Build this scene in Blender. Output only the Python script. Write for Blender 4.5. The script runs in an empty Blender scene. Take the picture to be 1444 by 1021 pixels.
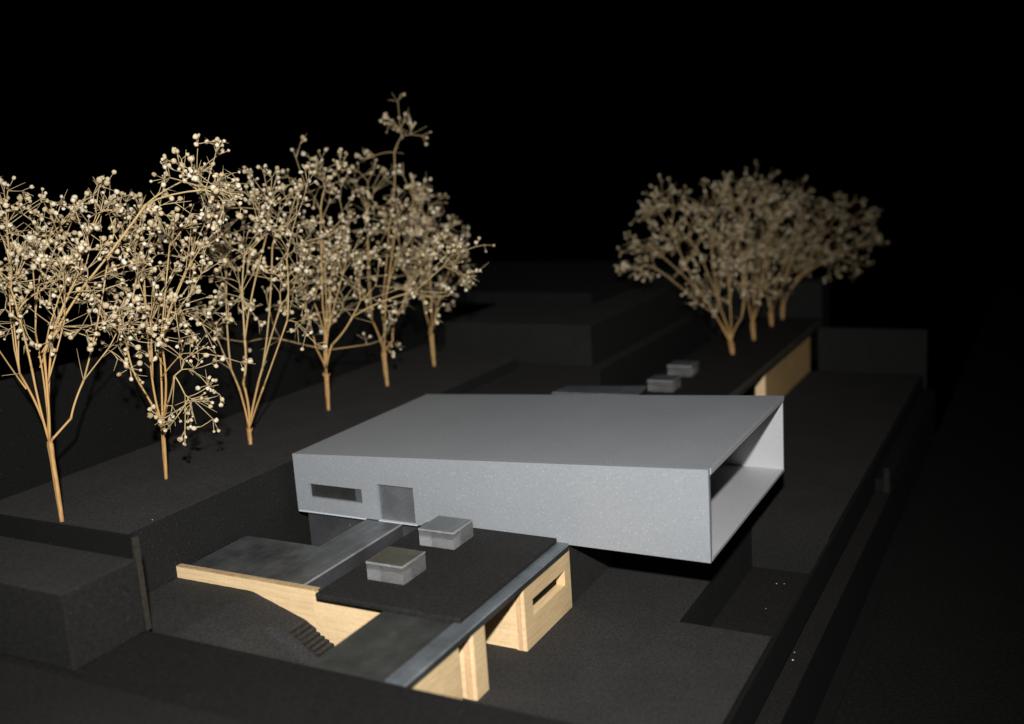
import bpy, bmesh, math, random
import numpy as np
from mathutils import Vector, Matrix

# ------------------------------------------------------------------ camera, world, flash, exposure
S = 0.001                      # the scene is written in millimetres (a table-top model)
Z0 = 75.0                      # the road board, lowest sheet of the model, lies at z = 0
def mm(x, y, z): return Vector((x * S, y * S, (z + Z0) * S))

sc = bpy.context.scene
COL = sc.collection
cam_d = bpy.data.cameras.new('camera')
cam = bpy.data.objects.new('camera', cam_d)
COL.objects.link(cam)
right = Vector((0.88399, 0.46289, -0.06552)); up = Vector((-0.03753, 0.20997, 0.97699)); fwd = Vector((-0.46600, 0.86119, -0.20299))
mw = Matrix((right, up, -fwd)).transposed().to_4x4()
mw.translation = mm(116.19, -363.59, 161.40)
cam.matrix_world = mw
cam_d.sensor_width = 36.0
cam_d.lens = 36.0 * 1475.86 / 1444.0
cam_d.clip_start = 0.01; cam_d.clip_end = 20.0
cam_d.dof.use_dof = True
cam_d.dof.focus_distance = 0.448
cam_d.dof.aperture_fstop = 7.4
cam_d.dof.aperture_blades = 7
sc.camera = cam

world = bpy.data.worlds.new('World'); sc.world = world; world.use_nodes = True
bg = world.node_tree.nodes['Background']
bg.inputs[0].default_value = (0.9, 0.95, 1.0, 1); bg.inputs[1].default_value = 0.0   # unlit black room

FLASH = dict(pos=(121, -377, 241), aim=(-145, 5, 15), power=13.6, size=82, blend=1.0, radius=7)
ld = bpy.data.lights.new('camera_flash', 'SPOT')
ld.energy = FLASH['power']; ld.spot_size = math.radians(FLASH['size']); ld.spot_blend = FLASH['blend']
ld.shadow_soft_size = FLASH['radius'] * S; ld.color = (1.0, 0.985, 0.96)
lo = bpy.data.objects.new('camera_flash', ld); COL.objects.link(lo)
lo.location = mm(*FLASH['pos'])
lo.rotation_euler = (mm(*FLASH['aim']) - mm(*FLASH['pos'])).to_track_quat('-Z', 'Y').to_euler()

vs = sc.view_settings
vs.view_transform = 'Standard'; vs.look = 'None'; vs.exposure = 0.0; vs.gamma = 1.0; vs.use_curve_mapping = False
sc.cycles.max_bounces = 6; sc.cycles.diffuse_bounces = 3; sc.cycles.glossy_bounces = 3
sc.cycles.use_denoising = True
sc.render.film_transparent = False
random.seed(11); rng = np.random.default_rng(11)

# ------------------------------------------------------------------ materials (all procedural)
def mat(name):
    m = bpy.data.materials.new(name); m.use_nodes = True
    nt = m.node_tree; b = nt.nodes['Principled BSDF']
    return m, nt, b
def node(nt, kind, **kw):
    n = nt.nodes.new(kind)
    for k, v in kw.items():
        if k.startswith('i_'): n.inputs[k[2:].replace('_', ' ')].default_value = v
        else: setattr(n, k, v)
    return n
def ramp(nt, stops):
    r = nt.nodes.new('ShaderNodeValToRGB'); e = r.color_ramp.elements
    while len(e) < len(stops): e.new(0.5)
    for el, (p, c) in zip(e, stops): el.position = p; el.color = tuple(c) + (1,) if len(c) == 3 else c
    return r
def coords(nt, scale=(1, 1, 1)):
    tc = nt.nodes.new('ShaderNodeTexCoord'); mp = nt.nodes.new('ShaderNodeMapping')
    mp.inputs['Scale'].default_value = scale
    nt.links.new(tc.outputs['Object'], mp.inputs['Vector'])
    return mp.outputs['Vector']
def mixc(nt, fac, a, b, kind='MIX'):
    m = nt.nodes.new('ShaderNodeMix'); m.data_type = 'RGBA'; m.blend_type = kind
    L = nt.links
    for sock, v in ((m.inputs[0], fac), (m.inputs[6], a), (m.inputs[7], b)):
        if hasattr(v, 'is_output'): L.new(v, sock)
        else: sock.default_value = v if not isinstance(v, tuple) else (tuple(v) + (1,))[:4]
    return m.outputs[2]
def bump(nt, b, height, strength, dist):
    n = node(nt, 'ShaderNodeBump', i_Strength=strength, i_Distance=dist)
    nt.links.new(height, n.inputs['Height']); nt.links.new(n.outputs['Normal'], b.inputs['Normal'])

def board(name, c1, c2, fleck=(0.16, 0.15, 0.13), fleck_amt=0.8, fine=950):
    """black card: felt-like mottling, stray pale fibres and dust"""
    m, nt, b = mat(name); L = nt.links; v = coords(nt)
    n1 = node(nt, 'ShaderNodeTexNoise', i_Scale=fine, i_Detail=6.0, i_Roughness=0.7); L.new(v, n1.inputs['Vector'])
    n2 = node(nt, 'ShaderNodeTexNoise', i_Scale=45.0, i_Detail=4.0); L.new(v, n2.inputs['Vector'])
    r1 = ramp(nt, [(0.34, c1), (0.66, c2)]); L.new(n1.outputs[0], r1.inputs[0])
    r2 = ramp(nt, [(0.3, (0.88, 0.88, 0.88)), (0.75, (1.10, 1.09, 1.08))]); L.new(n2.outputs[0], r2.inputs[0])
    c = mixc(nt, 1.0, r1.outputs[0], r2.outputs[0], 'MULTIPLY')
    vo = node(nt, 'ShaderNodeTexVoronoi', i_Scale=420.0, i_Randomness=1.0); L.new(v, vo.inputs['Vector'])
    rv = ramp(nt, [(0.045, (fleck_amt,) * 3), (0.075, (0, 0, 0))]); L.new(vo.outputs['Distance'], rv.inputs[0])
    wn = node(nt, 'ShaderNodeSeparateColor'); L.new(vo.outputs['Color'], wn.inputs[0])
    rw = ramp(nt, [(0.80, (0, 0, 0)), (0.82, (1, 1, 1))]); L.new(wn.outputs[0], rw.inputs[0])
    fk = mixc(nt, 1.0, rv.outputs[0], rw.outputs[0], 'MULTIPLY')
    c = mixc(nt, fk, c, fleck); L.new(c, b.inputs['Base Color'])
    b.inputs['Roughness'].default_value = 0.85; b.inputs['Specular IOR Level'].default_value = 0.22
    bump(nt, b, n1.outputs[0], 0.45, 0.0004)
    return m
M = {}
M['board'] = board('black_card', (0.018, 0.0175, 0.017), (0.040, 0.0385, 0.0375))
M['board_terrace'] = board('lighter_black_card', (0.026, 0.0252, 0.0245), (0.060, 0.0585, 0.0565))  # lighter tone of the black card, for the terrace top
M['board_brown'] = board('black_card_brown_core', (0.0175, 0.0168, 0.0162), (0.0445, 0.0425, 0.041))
M['board_dark'] = board('darker_black_card', (0.0075, 0.0074, 0.0073), (0.019, 0.0186, 0.0182), fine=800)  # darker copy of the black card, mostly for upright faces
M['board_edge'] = board('matt_black_card', (0.0065, 0.0061, 0.0058), (0.018, 0.0166, 0.0152), fine=700)
M['street'] = board('dull_black_street_card', (0.0042, 0.0040, 0.0039), (0.0125, 0.0118, 0.0112), fine=600)
M['board_deep'] = board('deep_black_card', (0.003, 0.003, 0.003), (0.008, 0.0078, 0.0075))
M['card_core'] = board('brown_card_core', (0.020, 0.017, 0.013), (0.048, 0.041, 0.032))
M['felt'] = board('black_felt_roof', (0.009, 0.0086, 0.0083), (0.029, 0.0275, 0.0265), fine=800)
M['road'] = board('dark_road_card', (0.0015, 0.0015, 0.0014), (0.0115, 0.011, 0.010), fine=600)

def paint(name, c1, c2, rough, fleck):
    """sprayed silver-grey paint with pale flake flecks"""
    m, nt, b = mat(name); L = nt.links; v = coords(nt)
    n1 = node(nt, 'ShaderNodeTexNoise', i_Scale=900.0, i_Detail=5.0, i_Roughness=0.75); L.new(v, n1.inputs['Vector'])
    n2 = node(nt, 'ShaderNodeTexNoise', i_Scale=22.0, i_Detail=3.0); L.new(v, n2.inputs['Vector'])
    r1 = ramp(nt, [(0.3, c1), (0.72, c2)]); L.new(n1.outputs[0], r1.inputs[0])
    r2 = ramp(nt, [(0.3, (0.94, 0.95, 0.96)), (0.7, (1.04, 1.03, 1.02))]); L.new(n2.outputs[0], r2.inputs[0])
    c = mixc(nt, 1.0, r1.outputs[0], r2.outputs[0], 'MULTIPLY')
    vo = node(nt, 'ShaderNodeTexVoronoi', i_Scale=850.0); L.new(v, vo.inputs['Vector'])
    rv = ramp(nt, [(0.12, (fleck,) * 3), (0.30, (0, 0, 0))]); L.new(vo.outputs['Distance'], rv.inputs[0])
    sp = node(nt, 'ShaderNodeSeparateColor'); L.new(vo.outputs['Color'], sp.inputs[0])
    rw = ramp(nt, [(0.60, (0, 0, 0)), (0.98, (1, 1, 1))]); L.new(sp.outputs[0], rw.inputs[0])
    fk = mixc(nt, 1.0, rv.outputs[0], rw.outputs[0], 'MULTIPLY')
    c = mixc(nt, fk, c, (0.85, 0.86, 0.86)); L.new(c, b.inputs['Base Color'])  # glints of the flakes put into the base colour
    b.inputs['Roughness'].default_value = rough; b.inputs['Metallic'].default_value = 0.25
    b.inputs['Specular IOR Level'].default_value = 0.4
    bump(nt, b, n1.outputs[0], 0.25, 0.0002)
    return m
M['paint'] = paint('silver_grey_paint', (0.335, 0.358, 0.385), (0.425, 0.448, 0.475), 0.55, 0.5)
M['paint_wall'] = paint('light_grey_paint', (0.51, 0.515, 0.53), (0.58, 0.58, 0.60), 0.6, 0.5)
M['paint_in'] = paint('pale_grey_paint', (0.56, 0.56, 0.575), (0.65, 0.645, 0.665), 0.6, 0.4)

def zinc(name, c1, c2, rough, metal, streak=(60, 700, 60)):
    m, nt, b = mat(name); L = nt.links
    v = coords(nt); vs_ = coords(nt, streak)
    n1 = node(nt, 'ShaderNodeTexNoise', i_Scale=55.0, i_Detail=6.0, i_Roughness=0.65); L.new(v, n1.inputs['Vector'])
    n2 = node(nt, 'ShaderNodeTexNoise', i_Scale=1.0, i_Detail=4.0); L.new(vs_, n2.inputs['Vector'])
    n3 = node(nt, 'ShaderNodeTexNoise', i_Scale=600.0, i_Detail=3.0); L.new(v, n3.inputs['Vector'])
    r1 = ramp(nt, [(0.32, c1), (0.70, c2)]); L.new(n1.outputs[0], r1.inputs[0])
    r2 = ramp(nt, [(0.42, (0.8, 0.8, 0.8)), (0.6, (1.05, 1.05, 1.05)), (0.72, (1.5, 1.5, 1.5))]); L.new(n2.outputs[0], r2.inputs[0])
    c = mixc(nt, 0.42, r1.outputs[0], r2.outputs[0], 'MULTIPLY')
    vo = node(nt, 'ShaderNodeTexVoronoi', i_Scale=260.0); L.new(v, vo.inputs['Vector'])
    rv = ramp(nt, [(0.05, (0.5, 0.5, 0.5)), (0.12, (0, 0, 0))]); L.new(vo.outputs['Distance'], rv.inputs[0])
    sp = node(nt, 'ShaderNodeSeparateColor'); L.new(vo.outputs['Color'], sp.inputs[0])
    rw = ramp(nt, [(0.78, (0, 0, 0)), (0.95, (1, 1, 1))]); L.new(sp.outputs[0], rw.inputs[0])
    fk = mixc(nt, 1.0, rv.outputs[0], rw.outputs[0], 'MULTIPLY')
    n4 = node(nt, 'ShaderNodeTexNoise', i_Scale=1300.0, i_Detail=2.0); L.new(v, n4.inputs['Vector'])
    r4 = ramp(nt, [(0.35, (0.9, 0.9, 0.9)), (0.65, (1.12, 1.12, 1.12))]); L.new(n4.outputs[0], r4.inputs[0])
    c = mixc(nt, 0.8, c, r4.outputs[0], 'MULTIPLY')
    c = mixc(nt, fk, c, (0.5, 0.52, 0.52))
    L.new(c, b.inputs['Base Color'])
    rr = ramp(nt, [(0.3, (rough - 0.12,) * 3), (0.7, (rough + 0.12,) * 3)]); L.new(n1.outputs[0], rr.inputs[0]); L.new(rr.outputs[0], b.inputs['Roughness'])
    b.inputs['Metallic'].default_value = metal
    bump(nt, b, n3.outputs[0], 0.12, 0.0002)
    return m
M['zinc'] = zinc('weathered_zinc_sheet', (0.14, 0.15, 0.154), (0.29, 0.302, 0.307), 0.38, 0.72, (420, 30, 40))
M['zinc_green'] = zinc('dull_green_zinc_sheet', (0.066, 0.071, 0.068), (0.125, 0.132, 0.124), 0.42, 0.6, (200, 40, 90))
M['zinc_blue'] = zinc('blue_grey_zinc_strip', (0.15, 0.175, 0.195), (0.28, 0.31, 0.33), 0.42, 0.55, (900, 20, 900))
M['zinc_pane'] = zinc('grey_metal_pane', (0.17, 0.18, 0.19), (0.24, 0.25, 0.265), 0.42, 0.5, (40, 40, 40))
M['zinc_dark'] = zinc('dark_metal_pane', (0.045, 0.045, 0.042), (0.10, 0.10, 0.095), 0.4, 0.5, (40, 40, 40))
M['block'] = zinc('brushed_metal_block', (0.30, 0.295, 0.29), (0.40, 0.395, 0.385), 0.30, 0.75, (160, 160, 20))
M['zinc_highlight'] = zinc('zinc_edge_highlight', (0.34, 0.355, 0.36), (0.56, 0.575, 0.58), 0.35, 0.4, (200, 200, 200))  # highlights along metal edges put into a bright base colour
M['block_top'] = zinc('dull_metal_top', (0.17, 0.185, 0.19), (0.30, 0.31, 0.315), 0.4, 0.55, (300, 60, 60))
M['block_top_warm'] = zinc('warm_metal_top', (0.10, 0.095, 0.065), (0.19, 0.185, 0.15), 0.42, 0.5, (60, 200, 60))  # metal top in a darker, warmer tone
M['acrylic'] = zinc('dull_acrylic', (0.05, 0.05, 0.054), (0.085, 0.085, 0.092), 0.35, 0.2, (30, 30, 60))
m, nt, b = mat('frosted_acrylic'); L = nt.links; v = coords(nt, (1, 1, 0.6))
n1 = node(nt, 'ShaderNodeTexNoise', i_Scale=160.0, i_Detail=4.0); L.new(v, n1.inputs['Vector'])
r1 = ramp(nt, [(0.3, (0.50, 0.50, 0.495)), (0.7, (0.66, 0.66, 0.65))]); L.new(n1.outputs[0], r1.inputs[0]); L.new(r1.outputs[0], b.inputs['Base Color'])
b.inputs['Roughness'].default_value = 0.2; b.inputs['Transmission Weight'].default_value = 0.84; b.inputs['IOR'].default_value = 1.49
bump(nt, b, n1.outputs[0], 0.15, 0.0003); M['frosted'] = m
m, nt, b = mat('pale_acrylic_edge'); b.inputs['Base Color'].default_value = (0.62, 0.68, 0.74, 1); b.inputs['Roughness'].default_value = 0.15; M['edge'] = m

def wood(name, c1, c2, along='x', fibre=1.0, speck=0.25):
    m, nt, b = mat(name); L = nt.links
    sc_ = {'x': (60, 900, 900), 'y': (900, 60, 900), 'z': (900, 900, 60)}[along]
    v = coords(nt, sc_); v2 = coords(nt)
    n1 = node(nt, 'ShaderNodeTexNoise', i_Scale=fibre, i_Detail=6.0, i_Roughness=0.6); L.new(v, n1.inputs['Vector'])
    n2 = node(nt, 'ShaderNodeTexNoise', i_Scale=700.0, i_Detail=2.0); L.new(v2, n2.inputs['Vector'])
    n3 = node(nt, 'ShaderNodeTexNoise', i_Scale=35.0, i_Detail=3.0); L.new(v2, n3.inputs['Vector'])
    r1 = ramp(nt, [(0.3, c1), (0.68, c2)]); L.new(n1.outputs[0], r1.inputs[0])
    r2 = ramp(nt, [(0.3, (1 - speck,) * 3), (0.65, (1.05, 1.05, 1.05))]); L.new(n2.outputs[0], r2.inputs[0])
    r3 = ramp(nt, [(0.3, (0.88, 0.86, 0.82)), (0.7, (1.06, 1.05, 1.04))]); L.new(n3.outputs[0], r3.inputs[0])
    c = mixc(nt, 1.0, r1.outputs[0], r2.outputs[0], 'MULTIPLY'); c = mixc(nt, 1.0, c, r3.outputs[0], 'MULTIPLY')
    L.new(c, b.inputs['Base Color']); b.inputs['Roughness'].default_value = 0.6; b.inputs['Specular IOR Level'].default_value = 0.25
    bump(nt, b, n1.outputs[0], 0.3, 0.0002)
    return m
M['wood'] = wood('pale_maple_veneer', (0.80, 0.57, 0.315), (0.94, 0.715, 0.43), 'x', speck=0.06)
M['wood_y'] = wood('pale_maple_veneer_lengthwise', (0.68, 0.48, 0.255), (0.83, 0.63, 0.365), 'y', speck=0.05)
M['wood_rear'] = wood('dimmed_maple_veneer', (0.62, 0.40, 0.17), (0.74, 0.50, 0.23), 'y', speck=0.05)  # same maple veneer, its weaker light at the back put into the colour
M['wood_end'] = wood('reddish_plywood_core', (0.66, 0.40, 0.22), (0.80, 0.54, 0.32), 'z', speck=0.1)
M['wood_edge'] = wood('sawn_veneer_edge', (0.46, 0.31, 0.16), (0.68, 0.49, 0.28), 'x')
M['step'] = wood('brown_card_edge', (0.014, 0.012, 0.0105), (0.050, 0.041, 0.035), 'y', speck=0.5)
M['step_top'] = board('grey_card_tread', (0.026, 0.025, 0.0245), (0.062, 0.060, 0.058))

def stem(name, c1, c2):
    m, nt, b = mat(name); L = nt.links; v = coords(nt, (1, 1, 0.15))
    n1 = node(nt, 'ShaderNodeTexNoise', i_Scale=900.0, i_Detail=3.0); L.new(v, n1.inputs['Vector'])
    r1 = ramp(nt, [(0.3, c1), (0.7, c2)]); L.new(n1.outputs[0], r1.inputs[0])
    L.new(r1.outputs[0], b.inputs['Base Color']); b.inputs['Roughness'].default_value = 0.5
    b.inputs['Specular IOR Level'].default_value = 0.3
    return m
M['trunk'] = stem('dried_orange_tan_stem', (0.42, 0.225, 0.075), (0.66, 0.40, 0.16))
m, nt, b = mat('dried_straw_twig'); L = nt.links
at = node(nt, 'ShaderNodeAttribute', attribute_name='tone'); r1 = ramp(nt, [(0.0, (0.56, 0.445, 0.265)), (0.45, (0.62, 0.45, 0.22)), (1.0, (0.64, 0.38, 0.14))])
L.new(at.outputs['Fac'], r1.inputs[0]); L.new(r1.outputs[0], b.inputs['Base Color']); b.inputs['Roughness'].default_value = 0.5; b.inputs['Specular IOR Level'].default_value = 0.3; M['twig'] = m
m, nt, b = mat('dried_cream_flower'); L = nt.links
at = node(nt, 'ShaderNodeAttribute', attribute_name='tone'); r1 = ramp(nt, [(0.0, (0.36, 0.25, 0.125)), (0.3, (0.66, 0.51, 0.30)), (0.65, (0.85, 0.71, 0.47)), (1.0, (0.92, 0.86, 0.72))])
v = coords(nt); n1 = node(nt, 'ShaderNodeTexNoise', i_Scale=1500.0, i_Detail=2.0); L.new(v, n1.inputs['Vector'])
r2 = ramp(nt, [(0.3, (0.72, 0.70, 0.66)), (0.65, (1.05, 1.05, 1.05))]); L.new(n1.outputs[0], r2.inputs[0])
L.new(at.outputs['Fac'], r1.inputs[0]); c = mixc(nt, 1.0, r1.outputs[0], r2.outputs[0], 'MULTIPLY'); L.new(c, b.inputs['Base Color'])
b.inputs['Roughness'].default_value = 0.8; b.inputs['Specular IOR Level'].default_value = 0.15; b.inputs['Subsurface Weight'].default_value = 0.0
bump(nt, b, n1.outputs[0], 0.6, 0.0004); M['bud'] = m
m, nt, b = mat('white_dust'); b.inputs['Base Color'].default_value = (0.75, 0.75, 0.72, 1); M['dust'] = m

# ------------------------------------------------------------------ mesh helpers
class MB:
    def __init__(s): s.v = []; s.f = []; s.mi = []
    def add(s, vs, fs, mi=0):
        o = len(s.v); s.v += [tuple(q) for q in vs]; s.f += [tuple(i + o for i in f) for f in fs]; s.mi += [mi] * len(fs)
    def box(s, x0, x1, y0, y1, z0, z1, mi=0, ztop=None):
        """z1 may be a function of x for a sloping top"""
        t = (lambda x: z1) if ztop is None else ztop
        vs = [(x0, y0, z0), (x1, y0, z0), (x1, y1, z0), (x0, y1, z0), (x0, y0, t(x0)), (x1, y0, t(x1)), (x1, y1, t(x1)), (x0, y1, t(x0))]
        s.add(vs, [(3, 2, 1, 0), (4, 5, 6, 7), (0, 1, 5, 4), (1, 2, 6, 5), (2, 3, 7, 6), (3, 0, 4, 7)], mi)
        return s
    def prism(s, poly, z0, z1, mi=0):
        n = len(poly)
        vs = [(x, y, z0) for x, y in poly] + [(x, y, z1) for x, y in poly]
        fs = [tuple(range(n))[::-1], tuple(range(n, 2 * n))] + [(i, (i + 1) % n, n + (i + 1) % n, n + i) for i in range(n)]
        s.add(vs, fs, mi); return s
    def build(s, name, mats, parent=None, bevel=0.0, smooth=False, tone=None, sides=None):
        me = bpy.data.meshes.new(name)
        off = Vector((0, 0, 0)) if parent is None else parent['_w']
        vs = [mm(*q) - off for q in s.v]
        me.from_pydata(vs, [], s.f)
        mats = mats if isinstance(mats, (list, tuple)) else [mats]
        for q in mats: me.materials.append(M[q])
        me.polygons.foreach_set('material_index', s.mi)
        if tone is not None:
            a = me.attributes.new('tone', 'FLOAT', 'POINT'); a.data.foreach_set('value', tone)
        if smooth: me.polygons.foreach_set('use_smooth', [True] * len(me.polygons))
        bm = bmesh.new(); bm.from_mesh(me)
        if tone is None: bmesh.ops.recalc_face_normals(bm, faces=bm.faces)
        if bevel > 0:
            ed = [e for e in bm.edges if len(e.link_faces) == 2 and e.calc_face_angle(0) > 0.5]
            bmesh.ops.bevel(bm, geom=ed, offset=bevel * S, segments=2, profile=0.6, affect='EDGES', clamp_overlap=True)
        if sides:                                  # upright faces get a darker copy of the card
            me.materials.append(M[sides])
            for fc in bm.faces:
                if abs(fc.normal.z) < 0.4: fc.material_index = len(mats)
        bm.to_mesh(me); bm.free(); me.update()
        o = bpy.data.objects.new(name, me); COL.objects.link(o)
        if parent is not None: o.parent = ROOT[parent.name]
        return o
ROOT = {}
class Frame(dict):
    pass
class P:
    """a thing: an Empty at its base; parts are built in world millimetres and stored relative to it"""
    def __init__(s, name, base, label, cat, group=None):
        e = bpy.data.objects.new(name, None); COL.objects.link(e); e.empty_display_size = 0.01
        e.location = mm(*base); e['label'] = label; e['category'] = cat
        if group: e['group'] = group
        s.o = e; s.w = e.location.copy(); s.name = e.name; ROOT[e.name] = e
    def __getitem__(s, k): return s.w
    def sub(s, part):       # parent for sub-parts of a part
        q = object.__new__(P); q.o = part; q.w = s.w; q.name = part.name; ROOT[part.name] = part; return q
def tag(o, label, cat, group=None):
    o['label'] = label; o['category'] = cat
    if group: o['group'] = group
    return o
def struct(o): o['kind'] = 'structure'; return o

def grid_wall(mb, axis, c0, c1, us, ws, holes, top=None, mi=0):
    """vertical panel with rectangular openings. axis 'y': panel spans x (us) at y c0..c1; axis 'x': spans y at x c0..c1"""
    t = (lambda u: ws[-1]) if top is None else top
    nu, nw = len(us) - 1, len(ws) - 1
    solid = lambda i, j: 0 <= i < nu and 0 <= j < nw and (i, j) not in holes
    W = lambda u, j: t(u) if j == nw else ws[j]
    pt = (lambda u, c, w: (u, c, w)) if axis == 'y' else (lambda u, c, w: (c, u, w))
    for i in range(nu):
        for j in range(nw):
            if not solid(i, j): continue
            u0, u1 = us[i], us[i + 1]
            A = [(u0, W(u0, j)), (u1, W(u1, j)), (u1, W(u1, j + 1)), (u0, W(u0, j + 1))]
            mb.add([pt(u, c0, w) for u, w in A], [(0, 1, 2, 3)], mi)
            mb.add([pt(u, c1, w) for u, w in A], [(3, 2, 1, 0)], mi)
            for (a, b_, nb) in ((A[0], A[1], (i, j - 1)), (A[1], A[2], (i + 1, j)), (A[2], A[3], (i, j + 1)), (A[3], A[0], (i - 1, j))):
                if not solid(*nb):
                    mb.add([pt(a[0], c0, a[1]), pt(b_[0], c0, b_[1]), pt(b_[0], c1, b_[1]), pt(a[0], c1, a[1])], [(3, 2, 1, 0)], mi)
def weld(o, d=0.00001):
    bm = bmesh.new(); bm.from_mesh(o.data); bmesh.ops.remove_doubles(bm, verts=bm.verts, dist=d)
    bmesh.ops.recalc_face_normals(bm, faces=bm.faces); bm.to_mesh(o.data); bm.free(); return o

# ------------------------------------------------------------------ the setting: boards of the site model
# main ground board with the sunken court cut out of it
def stepped(xs, ys, zt, zb):
    mb = MB(); nx, ny = len(xs) - 1, len(ys) - 1
    h = lambda i, j: zt[j][i] if 0 <= i < nx and 0 <= j < ny else zb
    for j in range(ny):
        for i in range(nx):
            z = h(i, j); x0, x1, y0, y1 = xs[i], xs[i + 1], ys[j], ys[j + 1]
            mb.add([(x0, y0, z), (x1, y0, z), (x1, y1, z), (x0, y1, z)], [(0, 1, 2, 3)])
            for (a, b_, nb) in (((x0, y0), (x1, y0), (i, j - 1)), ((x1, y0), (x1, y1), (i + 1, j)), ((x1, y1), (x0, y1), (i, j + 1)), ((x0, y1), (x0, y0), (i - 1, j))):
                zz = h(*nb)
                if zz < z - 1e-6: mb.add([(a[0], a[1], zz), (b_[0], b_[1], zz), (b_[0], b_[1], z), (a[0], a[1], z)], [(0, 1, 2, 3)])
    return mb
struct(weld(stepped([-204.8, -14.5, 22.25], [-121.7, 2, 110, 452], [[-27.4, -27.4], [-27.4, -48.0], [-27.4, -27.4]], -75).build('ground', 'board_brown', sides='board_dark')))
struct(MB().box(-14.4, 22.2, 2.1, 109.9, -48.0, -47.6).build('court_floor', 'board_edge'))
tag(MB().box(22.3, 23.75, -121.6, 451.9, -45, -28.6).build('edge_wall', 'board_deep', bevel=0.2), 'long thin black wall along the right edge of the ground and sunken court', 'wall')
struct(MB().box(23.8, 32.4, -158, 455, -75, -45.0).build('ledge', 'board_edge', sides='board_deep', bevel=0.3))
struct(MB().box(32.5, 900, -160, 1300, -78, -75).build('road', 'road'))
struct(MB().box(32.6, 39.5, -160, 470, -74.9, -73.9).build('pavement', 'board_deep', bevel=0.3))
struct(MB().prism([(-298, -120.2), (-205, -120.2), (-205, 238), (-298, 276)], -75, 22.5).build('terrace', 'board_terrace', sides='board_dark', bevel=0.35))
struct(MB().prism([(-204.7, 120), (-98, 120), (-97, 190), (-126, 192.5), (-148, 243), (-148, 480), (-420, 560), (-420, 284), (-297.8, 284), (-297.8, 276.3), (-204.7, 238.3)], -75, 15.7).build('rear_ground', 'board', sides='board_dark', bevel=0.3))
struct(MB().box(-420, 23.4, -158.8, -121.8, -75, 0.3).build('street', 'street', bevel=0.6))
struct(MB().box(-420, 23.4, -250, -159, -75, 2.2).build('front_street', 'board_edge', sides='board_dark', bevel=0.6))
# folded ground in front of the timber wall: level, then falling to the right, dropping to the street in front
def terrain():
    mb = MB(); xs = [-204.7 + i * 1.5 for i in range(70)]
    prof = lambda x: np.interp(x, [-206, -165.5, -164, -139, -122, -117], [-4.8, -4.8, -5.1, -12.9, -23.2, -27.3])
    low = lambda x: np.interp(x, [-206, -165.5, -150, -134, -117], [-4.8, -4.9, -9.3, -19.5, -27.3])
    ys = [-72.6, -76, -80, -83, -85, -86, -87, -88, -90, -95, -100, -106, -112, -117, -121.7]
    nx, ny = len(xs), len(ys); vs = []
    for y in ys:
        for x in xs:
            t = min(1, max(0, (-85.0 - y) / 2.5)); t = t * t * (3 - 2 * t)
            zz = prof(x) * (1 - t) + low(x) * t
            vs.append((x, y, zz + 0.10 * math.sin(x * 0.9 + y * 1.3) * math.sin(y * 0.7)))
    fs = [(j * nx + i, (j + 1) * nx + i, (j + 1) * nx + i + 1, j * nx + i + 1) for j in range(ny - 1) for i in range(nx - 1)]
    mb.add(vs, fs); return mb.build('sloping_ground', 'board_brown', smooth=True)
struct(terrain())

# boards and blocks that stand around the site
tag(MB().box(-301, -298.1, -190, 272, -20, 74).build('backdrop_board', 'board_deep', bevel=0.3), 'tall black board standing along the far side of the tree terrace', 'board')
tag(MB().box(-420, -169.2, -154.2, -122.6, 0.4, 27.8).build('corner_block', 'board', sides='board_dark', bevel=0.7), 'blurred black block at the lower left below the tree terrace', 'block')
cp = P('screen_wall', (-230, -121.5, 0.4), 'thin upright black wall with brownish edge between the lower left block and the terrace', 'wall')
MB().box(-420, -170.7, -122.4, -120.4, 0.4, 35.6).build('panel', 'board_deep', cp, bevel=0.15)
MB().box(-170.65, -169.3, -122.35, -120.2, 0.4, 35.4).build('edge_strip', 'card_core', cp, bevel=0.1)
tag(MB().box(-268, -157, 251, 470, 15.8, 43).build('neighbour_block', 'board', sides='board_dark', bevel=0.3), 'large dark block behind the tree terrace with a lit front face', 'block')
tag(MB().box(-420, -190, 330, 520, 43.1, 52).build('upper_block', 'board_deep', bevel=0.3), 'very dark flat block lying on top of the large block', 'block')
tag(MB().box(-190, -66, 528, 560, -20, 31).build('rear_block', 'board', sides='board_dark', bevel=0.3), 'dark upright block right behind the four blurred trees', 'block')
tag(MB().box(-54, 25.8, 453, 458, -75, 6.5).build('rear_wall', 'board', sides='board_dark', bevel=0.3), 'wide dark wall closing the court at the back right', 'wall')
fin = P('ledge_fin', (28, 232, -45), 'small upright card fin on the narrow ledge beside the road', 'fin')
MB().box(28.6, 31.8, 229, 231, -44.9, -31).build('upright', 'board_dark', fin, bevel=0.2)
MB().box(23.8, 32.2, 231.1, 452, -44.9, -38).build('coping', 'board_deep', fin, bevel=0.2)

# ------------------------------------------------------------------ the silver house: a cantilevered box, its open end higher than its closed end
rz = lambda x: 37.4 + 0.05 * x
H = P('silver_house', (-100, 58, 0), 'silver grey cantilevered box house with one open end', 'house')
mb = MB(); us = [-200, -192.2, -162.2, -153.4, -134.2, -0.2]; ws = [0, 6.9, 13.6, 17.0, 24]
grid_wall(mb, 'y', 0, 2.1, us, ws, {(1, 1), (3, 0), (3, 1), (3, 2)}, top=lambda x: rz(x))
fw = weld(mb.build('front_wall', 'paint', H))
def sheet(x0, x1, y0, y1, down0, down1):
    mb = MB().box(x0, x1, y0, y1, -1, 30, ztop=lambda x: rz(x) - down0)
    for i, q in enumerate(mb.v):
        if q[2] == -1: mb.v[i] = (q[0], q[1], rz(q[0]) - down1)
    return mb
sheet(-200, 0, 2.12, 117.5, 0.03, 2.6).build('roof', 'paint', H, bevel=0.2)
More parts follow.
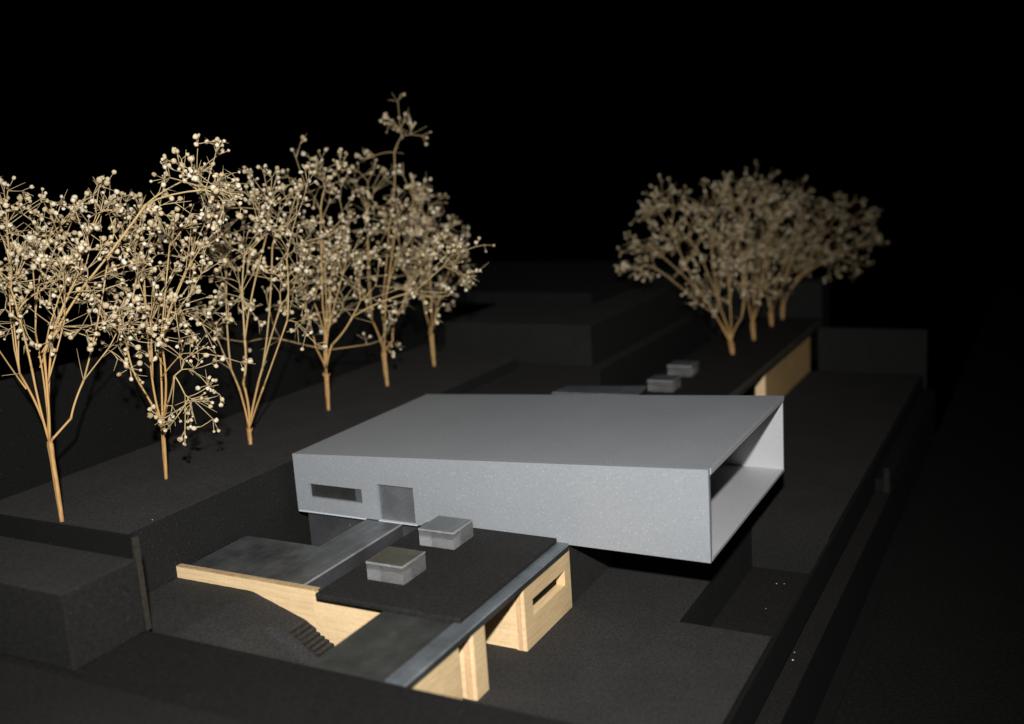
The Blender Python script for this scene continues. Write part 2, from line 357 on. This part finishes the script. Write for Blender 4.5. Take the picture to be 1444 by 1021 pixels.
sheet(0.02, 0.2, 2.2, 117.4, 0.15, 2.55).build('added_roof_facing', 'paint_in', H)  # added pale facing; light on the roof's end put into its paint
sheet(-3.0, -0.7, 2.15, 115.7, 2.63, 4.0).build('ceiling_edge', 'paint', H, bevel=0.2)
sheet(-198.2, -3.05, 2.15, 115.7, 2.63, 4.0).build('ceiling_panel', 'board_brown', H)  # dark underside: the shade inside the box put into its colour
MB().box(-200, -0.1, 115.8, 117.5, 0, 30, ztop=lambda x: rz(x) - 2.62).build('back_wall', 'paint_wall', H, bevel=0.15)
MB().box(-200, -198.3, 2.15, 115.75, 0, rz(-200) - 2.65).build('end_wall', 'paint', H)
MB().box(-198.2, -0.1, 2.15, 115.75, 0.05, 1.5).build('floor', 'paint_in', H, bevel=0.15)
MB().box(-52, -50, 2.2, 115.7, 1.55, 30.5).build('interior_shade_wall', 'board', H)  # added dark partition standing in for the shade deep inside
wi = P.sub(H, MB().box(-192.1, -162.3, 1.5, 2.05, 7.0, 13.5).build('window', 'zinc_dark', H))
wi.o['label'] = 'long dark slot window in the silver front wall'
MB().box(-166.5, -162.35, 1.05, 1.45, 7.05, 13.45).build('pane', 'zinc_pane', wi)
dr = MB().box(-153.3, -134.3, 1.4, 2.05, 0.1, 16.9).build('door', 'zinc_pane', H)
dr['label'] = 'square dull metal door in the silver front wall'
MB().box(-199.7, -161.2, -0.15, 1.6, -0.75, -0.05).build('base_strip', 'edge', H, bevel=0.1)
MB().box(-154.0, -133.4, -0.35, 1.6, -0.45, -0.02).build('door_sill', 'edge', H, bevel=0.08)
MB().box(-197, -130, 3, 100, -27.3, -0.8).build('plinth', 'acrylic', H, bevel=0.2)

# ------------------------------------------------------------------ the low timber house under a black felt roof
T = P('timber_house', (-90, -40, -27.4), 'low pale timber house under a black felt roof and zinc canopy', 'house')
sl = MB().box(-128, -65, -79, -0.2, 0.05, 2.4).build('felt_roof', 'felt', T, bevel=0.5); sl['label'] = 'black felt covered roof panel'
MB().prism([(-97.6, -78.9), (-97.6, -121.6), (-60.4, -121.6), (-60.4, -0.3), (-127.6, -0.3), (-127.6, -75.5), (-97.7, -75.5)], -1.5, 0.0).build('canopy_plate', 'zinc_green', T)
st = MB().prism([(-67.4, -121.6), (-59.9, -121.6), (-59.9, -0.3), (-64.8, -0.3), (-64.8, -79.2), (-67.4, -79.2)], 0.04, 0.75).build('edge_strip', 'zinc_blue', T, bevel=0.12)
MB().box(-60.35, -59.8, -121.6, -0.3, -2.3, -0.02).build('edge_strip', 'zinc_green', T, bevel=0.1)
MB().box(-60.1, -59.75, -121.6, -0.3, 0.0, 0.35).build('edge_strip', 'zinc_highlight', T)  # thin bright line painting the highlight on the canopy edge
# wall with the slot window (runs away from the viewer)
mb = MB(); grid_wall(mb, 'x', -64.4, -60, [-40.9, -34.3, -5.2, 0.2], [-27.4, -15.6, -9.0, -1.6], {(1, 1)})
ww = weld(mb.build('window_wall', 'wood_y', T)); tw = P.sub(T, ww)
MB().box(-64.2, -63.9, -34.25, -5.25, -15.55, -9.05).build('pane', 'board_deep', tw)
MB().box(-63.6, -61.6, -41.3, -40.95, -27.4, -1.7).build('plywood_core', 'wood_end', tw)
MB().box(-61.55, -60.1, -41.2, -40.93, -27.4, -1.7).build('plywood_face', 'wood', tw)
MB().box(-64.35, -63.65, -41.2, -40.93, -27.4, -1.7).build('plywood_face', 'wood', tw)
MB().box(-96, -64.5, -40.7, -37.5, -27.4, -1.6).build('recess_wall', 'wood', T)
# long front wall and the pier at its end
MB().box(-133.3, -66.7, -74.2, -71.0, -27.4, -1.6).build('front_wall', 'wood', T)
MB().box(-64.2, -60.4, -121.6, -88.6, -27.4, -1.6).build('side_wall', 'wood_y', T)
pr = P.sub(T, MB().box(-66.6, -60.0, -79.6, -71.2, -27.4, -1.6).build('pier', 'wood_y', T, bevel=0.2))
MB().box(-63.9, -61.6, -79.95, -79.62, -27.3, -1.7).build('plywood_core', 'wood_end', pr)
MB().box(-61.5, -60.2, -79.9, -79.62, -27.3, -1.7).build('plywood_face', 'wood', pr)
MB().box(-66.5, -64.0, -79.9, -79.62, -27.3, -1.7).build('plywood_face', 'wood', pr)
MB().box(-63.0, -61.0, 0.4, 112, -27.4, -0.3).build('foundation_wall', 'board', T)
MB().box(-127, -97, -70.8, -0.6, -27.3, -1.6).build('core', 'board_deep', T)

# retaining wall of veneer left of the house
g = P('timber_wall', (-170, -71.5, -27.4), 'long low pale timber wall holding the zinc sheet beside the stair', 'wall')
MB().box(-206.4, -133.5, -73.0, -70.2, -27.4, -0.05).build('board', 'wood', g, bevel=0.2)
MB().box(-206.2, -132.7, -73.05, -70.1, -0.03, 0.32).build('cap', 'wood_edge', g, bevel=0.1)

# zinc: the sheet beside the terrace and the footbridge to the door
tag(MB().box(-202, -161.3, -70.0, -33.8, -1.6, -0.6).build('zinc_sheet', 'zinc', bevel=0.15), 'flat grey zinc sheet lying between the tree terrace and the footbridge', 'sheet')
br = P('footbridge', (-151, -35, -9.5), 'grey zinc footbridge leading to the door of the silver house', 'bridge')
MB().box(-161, -142, -70.0, 1.0, -1.3, -0.35).build('deck', 'zinc', br, bevel=0.12)
MB().box(-160.5, -142.2, -69.8, 0.8, -9.5, -1.35).build('beam', 'acrylic', br, bevel=0.12)
MB().box(-141.98, -141.7, -70.0, 1.0, -1.2, -0.33).build('edge_strip', 'zinc_highlight', br)  # bright strip painting the highlight along the deck edge

# small stair of card strips
sr = P('card_stair', (-131, -78, -27.4), 'tiny brown card stair climbing beside the timber walls', 'stair')
for i in range(8):
    x = -140.2 + i * 2.05; z = -12.6 - i * 1.16
    a = MB().box(x, x + 2.6, -83.6 + 0.15 * (i % 3), -74.35, z - 3.2, z - 0.25).build('step', 'step', sr)
    MB().box(x - 0.1, x + 2.25, -83.6 + 0.15 * (i % 3), -74.4, z - 0.23, z).build('tread', 'step_top', sr.sub(a), bevel=0.05)

# metal blocks standing on the roofs
def block(name, x0, y0, z0, top, label, grp, w=16.6, d=15.8, h=7.4):
    p = P(name, (x0 + w / 2, y0 + d / 2, z0), label, 'block', grp)
    MB().box(x0, x0 + w, y0, y0 + d, z0, z0 + h - 0.75).build('body', 'frosted', p, bevel=0.12)
    t_ = MB().box(x0 - 0.15, x0 + w + 0.15, y0 - 0.15, y0 + d + 0.15, z0 + h - 0.72, z0 + h - 0.12).build('top_plate', 'zinc_highlight', p, bevel=0.1)  # lid in the bright tone, so its rim highlights are in the colour
    MB().box(x0 + 0.25, x0 + w - 0.25, y0 + 0.25, y0 + d - 0.25, z0 + h - 0.11, z0 + h).build('top_sheet', top, p.sub(t_))
    return p
G = 'metal rooflight blocks on the felt roofs'
block('rooflight_block', -116.2, -61.6, 2.42, 'block_top_warm', 'brushed metal block with warm toned top nearer the felt roof front edge', G)
block('rooflight_block', -115.8, -25.2, 2.42, 'block_top', 'brushed metal block on the felt roof close against the silver house', G)

# ------------------------------------------------------------------ the second timber house at the back
B = P('rear_timber_house', (-95, 350, -27.4), 'blurred second timber house behind, carrying four trees on its dark roof', 'house')
MB().box(-127, -64.5, 222, 520, 0.05, 2.3).build('felt_roof', 'felt', B, bevel=0.4)
MB().box(-64.4, -59.6, 222, 500, 0.0, 2.9).build('edge_strip', 'zinc_green', B, bevel=0.2)
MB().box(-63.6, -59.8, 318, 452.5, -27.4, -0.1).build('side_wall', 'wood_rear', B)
MB().box(-66.5, -59.75, 314.5, 317.9, -27.4, -0.1).build('pier', 'wood', B, bevel=0.2)
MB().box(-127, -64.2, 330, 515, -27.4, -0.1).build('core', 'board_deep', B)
tag(MB().prism([(-150.5, 176), (-98.5, 181), (-101, 203), (-148, 193)], 15.75, 16.9).build('rear_zinc_sheet', 'zinc_blue', bevel=0.2), 'thin grey sheet edge showing just above the roof of the silver house', 'sheet')
block('rooflight_block', -117.2, 246.5, 2.32, 'zinc_blue', 'blurred metal block on the rear roof half hidden by the silver house', G)
block('rooflight_block', -119.2, 290.0, 2.32, 'zinc_blue', 'blurred metal block on the rear roof in front of the four trees', G)

# specks of dust lying in the court and on the ledge
mb = MB()
for (x, y, z, r) in ((26.1, 18.7, -44.9, .42), (25.2, 25.4, -44.9, .25), (1.4, 93.4, -47.5, .28), (4.7, 94.5, -47.5, .25), (3.3, 66, -47.5, .2), (-207, -80, 22.6, .22)):
    vs = [(x + r * dx, y + r * dy, z + r * .7 + r * .8 * dz) for dx, dy, dz in ((1, .2, 0), (-.2, 1, .1), (-1, -.1, 0), (.1, -1, -.1), (0, .1, 1), (0, 0, -.9))]
    mb.add(vs, [(0, 1, 4), (1, 2, 4), (2, 3, 4), (3, 0, 4), (1, 0, 5), (2, 1, 5), (3, 2, 5), (0, 3, 5)])
o = mb.build('dust_specks', 'dust'); o['kind'] = 'stuff'; o['label'] = 'white dust specks in the sunken court and on the ledge'; o['category'] = 'dust'

# ------------------------------------------------------------------ trees: dried flower sprigs
TREES=[
 ((-244.9,-92.9,22.5),(-250.5,-88.5,54.4),[
  ([(-269.4,-83.1,81.3)],[(-276.1,-71.1,147.3,9.9,15.1,12),(-273.3,-77.1,115.4,9.9,14.6,9),(-279.5,-71.2,154.8,7.6,7.6,4)]),
  ([(-254.6,-88.1,85.1),(-257.0,-88.5,108.5)],[(-248.9,-79.7,127.4,14.6,16.0,14),(-268.0,-88.4,134.4,7.3,17.5,5)]),
  ([(-251.3,-79.2,95.3),(-239.6,-67.7,117.4),(-219.2,-49.6,147.3)],[(-211.8,-45.2,149.0,7.0,6.4,6),(-202.7,-37.8,159.7,10.5,7.0,11),(-207.1,-38.2,168.0,3.5,2.3,2),(-195.3,-35.3,152.9,7.6,6.4,5)]),
  ([(-248.1,-78.4,62.1),(-249.0,-68.7,75.9)],[(-241.9,-56.9,109.4,10.5,12.2,10),(-239.1,-47.9,141.3,10.5,13.1,12),(-235.7,-59.1,85.7,6.4,5.8,2)]),
  ([(-250.4,-84.6,90.4)],[(-245.2,-77.9,106.9,14.0,10.5,8),(-239.8,-69.1,131.8,13.4,14.6,15),(-230.5,-58.9,153.6,8.1,7.6,5)]),
  ([(-271.2,-71.2,96.2)],[(-271.7,-60.4,143.3,14.0,12.2,12),(-261.1,-54.2,145.4,7.0,6.4,4)]),]),
 ((-244.7,-35.9,22.5),(-247.1,-31.4,47.0),[
  ([(-254.9,-34.4,66.7),(-257.7,-35.9,81.7)],[(-261.2,-33.7,99.1,11.7,13.0,9),(-256.6,-24.6,126.8,12.3,16.2,12)]),
  ([(-257.3,-24.3,70.9)],[(-258.3,-15.0,112.6,16.2,16.2,15),(-262.3,-10.3,141.7,13.0,13.0,8)]),
  ([(-240.0,-32.2,86.4)],[(-232.5,-17.4,132.0,14.9,16.2,15),(-240.9,-30.5,95.7,11.7,11.7,7)]),
  ([(-250.7,-23.7,77.8),(-248.9,-16.1,96.3)],[(-238.9,-10.1,98.7,10.4,16.2,12),(-237.4,-1.0,133.7,9.7,11.0,6)]),
  ([(-236.0,-37.2,58.5),(-224.3,-41.9,73.0)],[(-219.4,-42.9,57.7,9.7,10.4,6),(-214.0,-36.4,72.9,5.2,7.1,4),(-220.5,-36.4,87.7,9.7,8.4,5)]),]),
 ((-244.8,21.1,22.6),(-245.7,22.3,29.6),[
  ([(-252.3,26.2,48.9),(-258.3,28.2,58.9)],[(-267.9,31.5,95.2,10.0,16.4,7),(-264.2,40.1,123.0,12.9,16.4,11),(-269.8,42.1,144.5,7.9,9.3,4)]),
  ([(-246.3,23.0,53.7),(-243.7,24.8,75.1)],[(-244.6,39.3,138.6,20.0,16.4,22),(-248.1,30.2,108.0,17.2,16.1,14),(-244.5,42.6,152.3,12.2,5.0,5)]),
  ([(-243.8,30.9,51.9),(-243.6,34.9,58.4)],[(-237.4,49.3,105.4,13.6,17.9,14),(-237.2,58.1,142.2,13.6,12.9,12)]),
  ([(-235.2,25.1,51.9),(-221.5,32.0,84.2)],[(-217.0,35.3,88.0,7.9,9.3,3),(-223.1,40.9,125.7,12.9,14.3,9),(-219.6,49.6,154.3,5.0,5.7,2)]),]),
 ((-247.8,89.1,22.6),(-249.6,92.8,42.1),[
  ([(-257.0,95.5,56.0),(-264.6,99.6,76.2)],[(-267.7,101.7,92.1,14.3,15.9,8),(-267.0,108.5,119.5,11.9,14.3,7)]),
  ([(-251.3,98.1,80.7),(-252.7,106.6,132.5)],[(-261.0,109.9,165.8,8.0,7.2,4),(-244.8,117.5,160.7,10.4,8.0,5),(-252.3,110.6,148.6,11.9,8.8,4)]),
  ([(-249.8,98.0,64.6)],[(-254.1,107.1,113.5,18.3,17.5,14),(-238.5,116.7,118.1,15.9,16.7,11)]),
  ([(-244.3,93.8,59.1),(-231.8,98.3,74.2)],[(-224.9,108.4,101.1,16.7,15.9,10),(-200.3,119.1,89.8,19.9,8.0,6),(-185.5,131.7,109.7,8.8,13.5,6),(-178.0,132.1,93.8,5.2,4.0,2)]),
  ([(-256.2,103.5,63.4)],[(-245.5,113.7,82.3,12.7,11.9,5),(-254.6,121.0,134.1,13.5,11.9,6)]),]),
 ((-248.4,148.4,22.5),(-251.1,151.6,42.1),[
  ([(-260.9,156.6,61.2)],[(-272.5,162.7,114.0,14.7,19.9,9),(-266.2,174.6,149.6,14.7,15.6,9)]),
  ([(-253.2,156.3,66.7),(-250.9,169.4,117.2),(-249.9,180.3,161.4)],[(-253.0,183.4,181.4,3.5,4.8,2),(-244.6,188.2,182.5,5.2,4.3,3),(-236.7,190.7,175.2,3.5,3.0,1),(-263.7,173.1,162.4,8.7,5.2,2)]),
  ([(-248.0,153.3,71.7)],[(-245.0,164.7,113.2,19.9,21.6,16),(-234.4,174.7,131.2,15.6,15.6,10)]),
  ([(-248.1,158.3,48.8),(-245.9,167.3,67.2)],[(-243.2,173.7,88.3,19.1,15.6,10),(-230.6,185.8,110.7,14.7,18.2,11),(-236.5,190.2,143.1,8.7,6.1,3)]),]),
 ((-249.9,205.0,22.5),(-252.3,208.6,43.6),[
  ([(-256.2,209.9,57.5)],[(-261.5,214.6,89.7,15.9,16.8,8),(-266.7,218.3,117.4,14.0,18.7,7)]),
  ([(-250.0,208.5,67.2)],[(-251.3,220.6,121.4,16.8,21.5,12),(-260.0,219.7,137.8,9.3,8.4,3)]),
  ([(-252.2,216.9,58.7)],[(-245.4,229.7,97.1,10.3,18.7,8),(-254.1,220.2,77.2,15.9,12.1,6)]),]),
 ((-96.5,365.7,2.0),(-97.7,366.9,10.1),[
  ([(-107.2,363.8,30.9),(-118.1,357.3,40.6),(-133.7,349.9,57.6),(-146.8,342.9,69.9)],[(-161.7,335.6,73.5,6.2,5.1,5),(-153.6,339.6,71.9,6.2,4.1,2)]),
  ([(-107.0,366.1,27.9),(-120.0,364.0,48.9)],[(-150.9,355.8,85.3,15.4,10.3,9),(-143.2,368.2,119.8,17.5,13.4,11),(-155.6,360.1,114.2,7.2,7.2,4)]),
  ([(-106.2,374.4,31.7)],[(-128.2,377.1,93.9,20.6,20.6,15),(-117.7,388.6,118.4,17.5,14.4,10)]),
  ([(-97.5,366.7,38.3)],[(-109.6,365.6,61.6,18.5,20.6,10),(-103.7,374.0,83.5,18.5,20.6,10)]),
  ([(-92.0,374.0,26.8)],[(-90.8,381.6,56.8,12.4,18.5,7),(-97.1,389.0,102.3,17.5,18.5,9)]),]),
 ((-95.2,419.4,2.0),(-96.6,421.6,14.9),[
  ([(-99.6,423.3,28.9)],[(-113.0,436.4,115.0,18.5,14.2,11),(-109.1,429.6,77.5,19.6,21.8,11)]),
  ([(-98.0,434.4,32.7)],[(-101.1,454.3,124.2,16.4,10.9,9),(-97.0,446.3,80.9,21.8,24.0,14)]),
  ([(-90.7,419.0,29.8)],[(-84.0,439.9,102.9,19.6,18.5,10),(-86.8,426.1,50.5,14.2,16.4,6)]),]),
 ((-96.6,479.6,2.0),(-97.5,481.6,12.3),[
  ([(-100.6,483.5,27.8)],[(-103.1,490.9,64.8,19.8,23.2,9),(-99.7,503.4,109.8,19.8,17.4,9)]),
  ([(-97.1,492.8,29.4)],[(-85.2,515.1,96.9,19.8,19.8,10),(-89.1,505.0,63.0,17.4,20.9,8)]),
  ([(-92.4,487.8,27.2)],[(-70.5,513.3,85.0,17.4,19.8,8)]),]),
 ((-95.7,512.2,2.2),(-95.5,514.7,12.7),[
  ([(-96.7,517.8,28.6)],[(-86.3,530.9,59.9,18.0,21.6,8),(-85.6,543.6,112.5,18.0,10.8,5)]),
  ([(-91.3,517.4,24.4),(-79.3,525.2,39.6),(-66.0,531.9,47.6)],[(-53.3,541.3,58.3,18.0,12.0,7),(-38.0,552.7,71.6,16.8,15.6,8),(-55.1,535.6,38.1,10.8,5.4,2),(-36.5,547.1,44.3,7.2,7.2,3)]),
  ([(-91.2,527.4,27.1)],[(-67.4,554.4,87.1,20.4,18.0,11),(-74.3,543.9,58.2,18.0,15.6,6),(-49.1,566.1,94.6,10.8,10.8,4),(-35.4,571.2,84.8,6.0,12.0,2)]),]),
]

def tube(acc, pts, rads, sides, tone):
    """acc: [verts, faces, tones]"""
    V, F, Tn = acc; n = len(pts); base = len(V)
    prev = None
    for i in range(n):
        d = pts[min(i + 1, n - 1)] - pts[max(i - 1, 0)]; d = d / (np.linalg.norm(d) + 1e-9)
        if prev is None:
            a = np.cross(d, (0.3, 0.2, 1.0)) if abs(d[2]) < 0.9 else np.cross(d, (1.0, 0.1, 0))
        else: a = prev - d * (prev @ d)
        a = a / (np.linalg.norm(a) + 1e-9); b_ = np.cross(d, a); prev = a
        for k in range(sides):
            t = 2 * math.pi * k / sides
            V.append(tuple(pts[i] + rads[i] * (math.cos(t) * a + math.sin(t) * b_)))
            Tn.append(tone)
    for i in range(n - 1):
        for k in range(sides):
            k2 = (k + 1) % sides
            F.append((base + i * sides + k, base + i * sides + k2, base + (i + 1) * sides + k2, base + (i + 1) * sides + k))
    F.append(tuple(base + k for k in range(sides))[::-1]); F.append(tuple(base + (n - 1) * sides + k for k in range(sides)))

def make_bud_shape(seed):
    """a dried baby's-breath head: small calyx, round body, ragged opening of petals"""
    r = np.random.default_rng(seed); n = 8
    prof = [(0.14, -0.25), (0.55, 0.05), (0.93, 0.52), (1.0, 0.95), (0.86, 1.42), (0.50, 1.72), (0.16, 1.62)]
    V = []; F = []
    sx, sy = 1 + r.normal(0, .08), 1 + r.normal(0, .08)
    for j, (rad, h) in enumerate(prof):
        for k in range(n):
            t = 2 * math.pi * (k + 0.5 * (j % 2)) / n
            jit = 1 + r.normal(0, 0.09) * (j > 0)
            lift = r.normal(0, 0.16) * (j >= 4)
            V.append((rad * jit * math.cos(t) * sx, rad * jit * math.sin(t) * sy, h + lift))
    for j in range(len(prof) - 1):
        for k in range(n): F.append((j * n + k, j * n + (k + 1) % n, (j + 1) * n + (k + 1) % n, (j + 1) * n + k))
    F.append(tuple((len(prof) - 1) * n + k for k in range(n)))
    return np.array(V), F
BUDS = [make_bud_shape(i) for i in range(14)]
def unit(v): return v / (np.linalg.norm(v) + 1e-9)
def put_bud(acc, p, d, r):
    V, F, Tn = acc; sh, fs = BUDS[rng.integers(len(BUDS))]
    a = unit(np.cross(d, rng.normal(size=3))); b_ = np.cross(d, a)
    q = p + r * (sh[:, :1] * a + sh[:, 1:2] * b_ + sh[:, 2:] * d)
    o = len(V); V.extend(map(tuple, q)); F.extend(tuple(i + o for i in f) for f in fs)
    t0 = float(np.clip(rng.normal(0.52, 0.2), 0.05, 0.9)); white = rng.uniform(0.0, 0.38)     # papery petals are paler than the calyx
    Tn.extend(np.clip(t0 + white * np.clip((sh[:, 2] - 0.5), -0.6, 1.0) + rng.normal(0, 0.06, len(q)), 0, 1).tolist())
def kmeans(X, k):
    c = X[rng.choice(len(X), k, replace=False)].copy()
    for _ in range(8):
        lab = ((X[:, None] - c[None]) ** 2).sum(2).argmin(1)
        for j in range(k):
            if (lab == j).any(): c[j] = X[lab == j].mean(0)
    return lab
def R_(n): return 0.165 * n ** 0.355
def curve(p0, p1, d0, bend, n):
    L_ = np.linalg.norm(p1 - p0); c = p0 + (unit(d0) * 0.3 + unit(p1 - p0) * 0.7) * L_ * 0.42
    c = c + rng.normal(size=3) * L_ * bend
    ts = np.linspace(0, 1, n)[:, None]
    return (1 - ts) ** 2 * p0 + 2 * ts * (1 - ts) * c + ts ** 2 * p1
def seg(tw, p0, p1, d0, r0, r1, tone, n=5, bend=0.03):
    pts = curve(p0, p1, d0, bend, n)
    rads = np.linspace(r0, r1, n)
    rads[-1] *= 1.28; rads[0] *= 1.12          # swollen nodes
    tube(tw, pts, rads, 6 if r0 > 0.5 else 5, tone)
    return unit(pts[-1] - pts[-2])
def umbel(tw, bu, p, d, scale):
    n = int(rng.choice([1, 2, 3, 3, 4, 4, 5]))
    if rng.random() < 0.42:                     # a second little fork
        q = p + unit(d + rng.normal(size=3) * 0.7) * rng.uniform(4, 9) * scale
        seg(tw, p, q, q - p, 0.17, 0.14, 0.1, 3); _tips(tw, bu, q, unit(q - p), int(rng.integers(1, 4)), scale)
    _tips(tw, bu, p, d, n, scale)
def bare(tw, p, d, n, l0, l1, wide=0.75):
    for _ in range(n):
        e = unit(d + rng.normal(size=3) * wide); q = p + e * rng.uniform(l0, l1)
        seg(tw, p, q, e, 0.15, 0.07, 0.1, 3, 0.015)
def _tips(tw, bu, p, d, n, scale):
    bare(tw, p, d, int(rng.choice([0, 1, 1, 2, 3])), 3 * scale, 8 * scale, 0.55)
    for _ in range(n):
        e = unit(d * 0.9 + rng.normal(size=3) * 0.55 + np.array((0, 0, 0.12)))
        L_ = rng.uniform(1.6, 5.5) * scale; q = p + e * L_
        ed = seg(tw, p, q, e, 0.145, 0.12, 0.05, 3, 0.02)
        put_bud(bu, q, ed, bud_k * float(np.clip(rng.normal(1.02, 0.27), 0.42, 1.6)))
def grow(tw, bu, p, d, X, tone, scale, depth=0):
    n = len(X)
    if n == 1:
        q = X[0]; L_ = np.linalg.norm(q - p)
        if L_ > 26 * scale and depth < 9:       # long twig with a side shoot
            m_ = p + (q - p) * rng.uniform(.4, .6) + rng.normal(size=3) * L_ * 0.06
            dd = seg(tw, p, m_, d, R_(1), R_(1) * .9, tone)
            s_ = m_ + unit(dd + rng.normal(size=3) * .7) * rng.uniform(7, 13) * scale
            e = seg(tw, m_, s_, dd, .2, .17, tone * .6, 4); umbel(tw, bu, s_, e, scale)
            p, d = m_, dd
        e = seg(tw, p, q, d, R_(1), 0.19, tone); umbel(tw, bu, q, e, scale); return
    k = 2 if n < 5 or rng.random() < 0.6 else 3
    lab = kmeans(X + rng.normal(size=X.shape) * 4.5, k)
    if n > 1: bare(tw, p, d, int(rng.choice([0, 1, 1, 2])), 5 * scale, 15 * scale, 0.9)
    if depth > 0 and rng.random() < 0.45:
        e = unit(d + rng.normal(size=3) * 0.8); q = p + e * rng.uniform(8, 18) * scale
        seg(tw, p, q, e, 0.19, 0.15, tone * .7, 4, 0.02); umbel(tw, bu, q, e, scale)
    for j in range(k):
        Y = X[lab == j]
        if len(Y) == 0: continue
        c = Y.mean(0); m_ = len(Y)
        if m_ == 1: grow(tw, bu, p, d, Y, tone * .85, scale, depth + 1); continue
        spread = np.linalg.norm(Y - c, axis=1).mean()
        dist = np.linalg.norm(c - p)
        t = float(np.clip((dist - spread * 0.85) / (dist + 1e-6), 0.34, 0.85)) * rng.uniform(0.85, 1.0)
        q = p + (c - p) * t + rng.normal(size=3) * dist * 0.035
        e = seg(tw, p, q, d, R_(m_), R_(m_) * 0.86, tone)
        grow(tw, bu, q, e, Y, tone * 0.80, scale, depth + 1)
def acc_build(acc, name, m_, parent):
    mb = MB(); mb.v, mb.f = acc[0], acc[1]; mb.mi = [0] * len(acc[1])
    return mb.build(name, m_, parent, smooth=True, tone=acc[2])
TREE_LABELS = [
 ('dried flower sprig tree nearest the viewer, leftmost on the black terrace', 'row of trees on the terrace'),
 ('dried flower sprig tree with low drooping blossoms, second from the left on the terrace', 'row of trees on the terrace'),
 ('dried flower sprig tree forking right at the ground, third from the left', 'row of trees on the terrace'),
 ('dried flower sprig tree behind the left corner of the silver house, fourth in the row', 'row of trees on the terrace'),
 ('dried flower sprig tree with the tallest lone twig, fifth in the terrace row', 'row of trees on the terrace'),
 ('farthest dried flower sprig tree of the terrace row, sixth from the left', 'row of trees on the terrace'),
 ('blurred sprig tree on the rear roof with a long branch reaching left', 'trees on the rear roof'),
 ('blurred sprig tree on the rear roof, second of four from the left', 'trees on the rear roof'),
 ('blurred sprig tree on the rear roof, third of four from the left', 'trees on the rear roof'),
 ('blurred sprig tree on the rear roof, rightmost, with a branch reaching right', 'trees on the rear roof'),
]
for ti, (base, node_, prims) in enumerate(TREES):
    rng = np.random.default_rng((31, 42, 53, 64, 75, 86, 97, 108, 119, 130)[ti])     # each sprig grows on its own seed
    base = np.array(base); node_ = np.array(node_); far = ti >= 6
    gz = 22.4 if not far else 2.3
    base[2] = gz
    p = P('flower_tree', tuple(base), TREE_LABELS[ti][0], 'tree', TREE_LABELS[ti][1])
    tr, tw, bu = ([], [], []), ([], [], []), ([], [], [])
    scale = 1.0 if not far else 0.9; bud_k = 0.86 if not far else 0.74
    total = sum(b_[5] for _, bl in prims for b_ in bl)
    rt = (1.25, 1.0, 1.1, 1.15, 1.25, 1.25, 1.4, 1.35, 1.35, 1.25)[ti]
    d0 = unit(node_ - base)
    # trunk: two fused stems with a swollen, bracted node
    side = unit(np.cross(d0, (0.3, 0.9, 0.1)))
    for s_, rr in ((-1, .78), (1, .62)):
        a = base + side * s_ * rt * 0.22 - d0 * 1.0; e = node_ + side * s_ * rt * 0.75
        mid = (a + e) / 2 + side * s_ * rt * 0.25
        pts = np.array([a, a * .7 + mid * .3, mid, mid * .4 + e * .6, e * .93 + mid * .07, e + d0 * 0.6])
        tube(tr, pts, np.array([1.0, .98, .95, .92, 1.22, .85]) * rt * rr, 9, 1.0)
    for k in range(4):                           # dry bracts at the node
        e = unit(rng.normal(size=3) * (1, 1, .3) + d0 * .4); q = node_ - d0 * rng.uniform(0, 1.2)
        tube(tr, np.array([q, q + e * rt * 1.3, q + e * rt * 1.9 + d0 * rt * .9]), np.array([.42, .32, .08]) * rt, 5, 1.0)
    for vias, blobs in prims:
        pts_ = []
        for bx_, by_, bz_, rh, rv, n in blobs:
            n = max(1, round(n * (0.92 if not far else 1.3))); q = rng.normal(size=(int(n), 3)); q /= np.linalg.norm(q, axis=1)[:, None]
            q *= rng.uniform(0.15, 1.0, size=(int(n), 1)) ** (1 / 2.2)
            pts_.append(np.array((bx_, by_, bz_ - (5.0 if bz_ > 60 else 2.0))) + q * (rh, rh, rv))
        X = np.vstack(pts_); m_ = len(X)
        pp = node_.copy(); d = d0.copy()
        chain = [np.array(v) for v in vias]
        for i, v in enumerate(chain):
            tone = 1.0 - 0.22 * i
            d = seg(tw, pp, v, unit(v - pp) * .75 + d * .25, R_(m_) * (1.0 if i else 1.12), R_(m_) * 0.94, tone, n=7, bend=0.045)
            if i == 0 and len(X) > 6 and len(chain) == 1 and ti < 4:
                for _ in range(int(rng.integers(1, 3))):       # a thin fork low on the stem
                    e = unit(unit(v - pp) + rng.normal(size=3) * 0.55); q = pp + (v - pp) * rng.uniform(.45, .85)
                    w_ = q + unit(e) * rng.uniform(18, 34); dd = seg(tw, q, w_, e, .34, .28, .75, 5, .03)
                    grow(tw, bu, w_, dd, w_ + (unit(e) + rng.normal(size=(3, 3)) * .5) * rng.uniform(12, 26), .5, scale, 1)
            if 0 < i < len(chain) - 1:                      # side shoots leave at each node on the way
                ns = 2 + int(rng.integers(0, 3)); L_ = rng.uniform(16, 30, size=(ns, 1))
                e = rng.normal(size=(ns, 3)) * 0.75 + d; e[:, 2] = np.abs(e[:, 2]) + 0.25; e /= np.linalg.norm(e, axis=1)[:, None]
                grow(tw, bu, v, d, v + e * L_, tone * .8, scale)
            pp = v
        grow(tw, bu, pp, d, X, 0.8 - 0.12 * len(chain), scale)
    acc_build(tr, 'trunk', 'trunk', p)
    o = acc_build(tw, 'branches', 'twig', p)
    o = acc_build(bu, 'flower_heads', 'bud', p); o['kind'] = 'stuff'
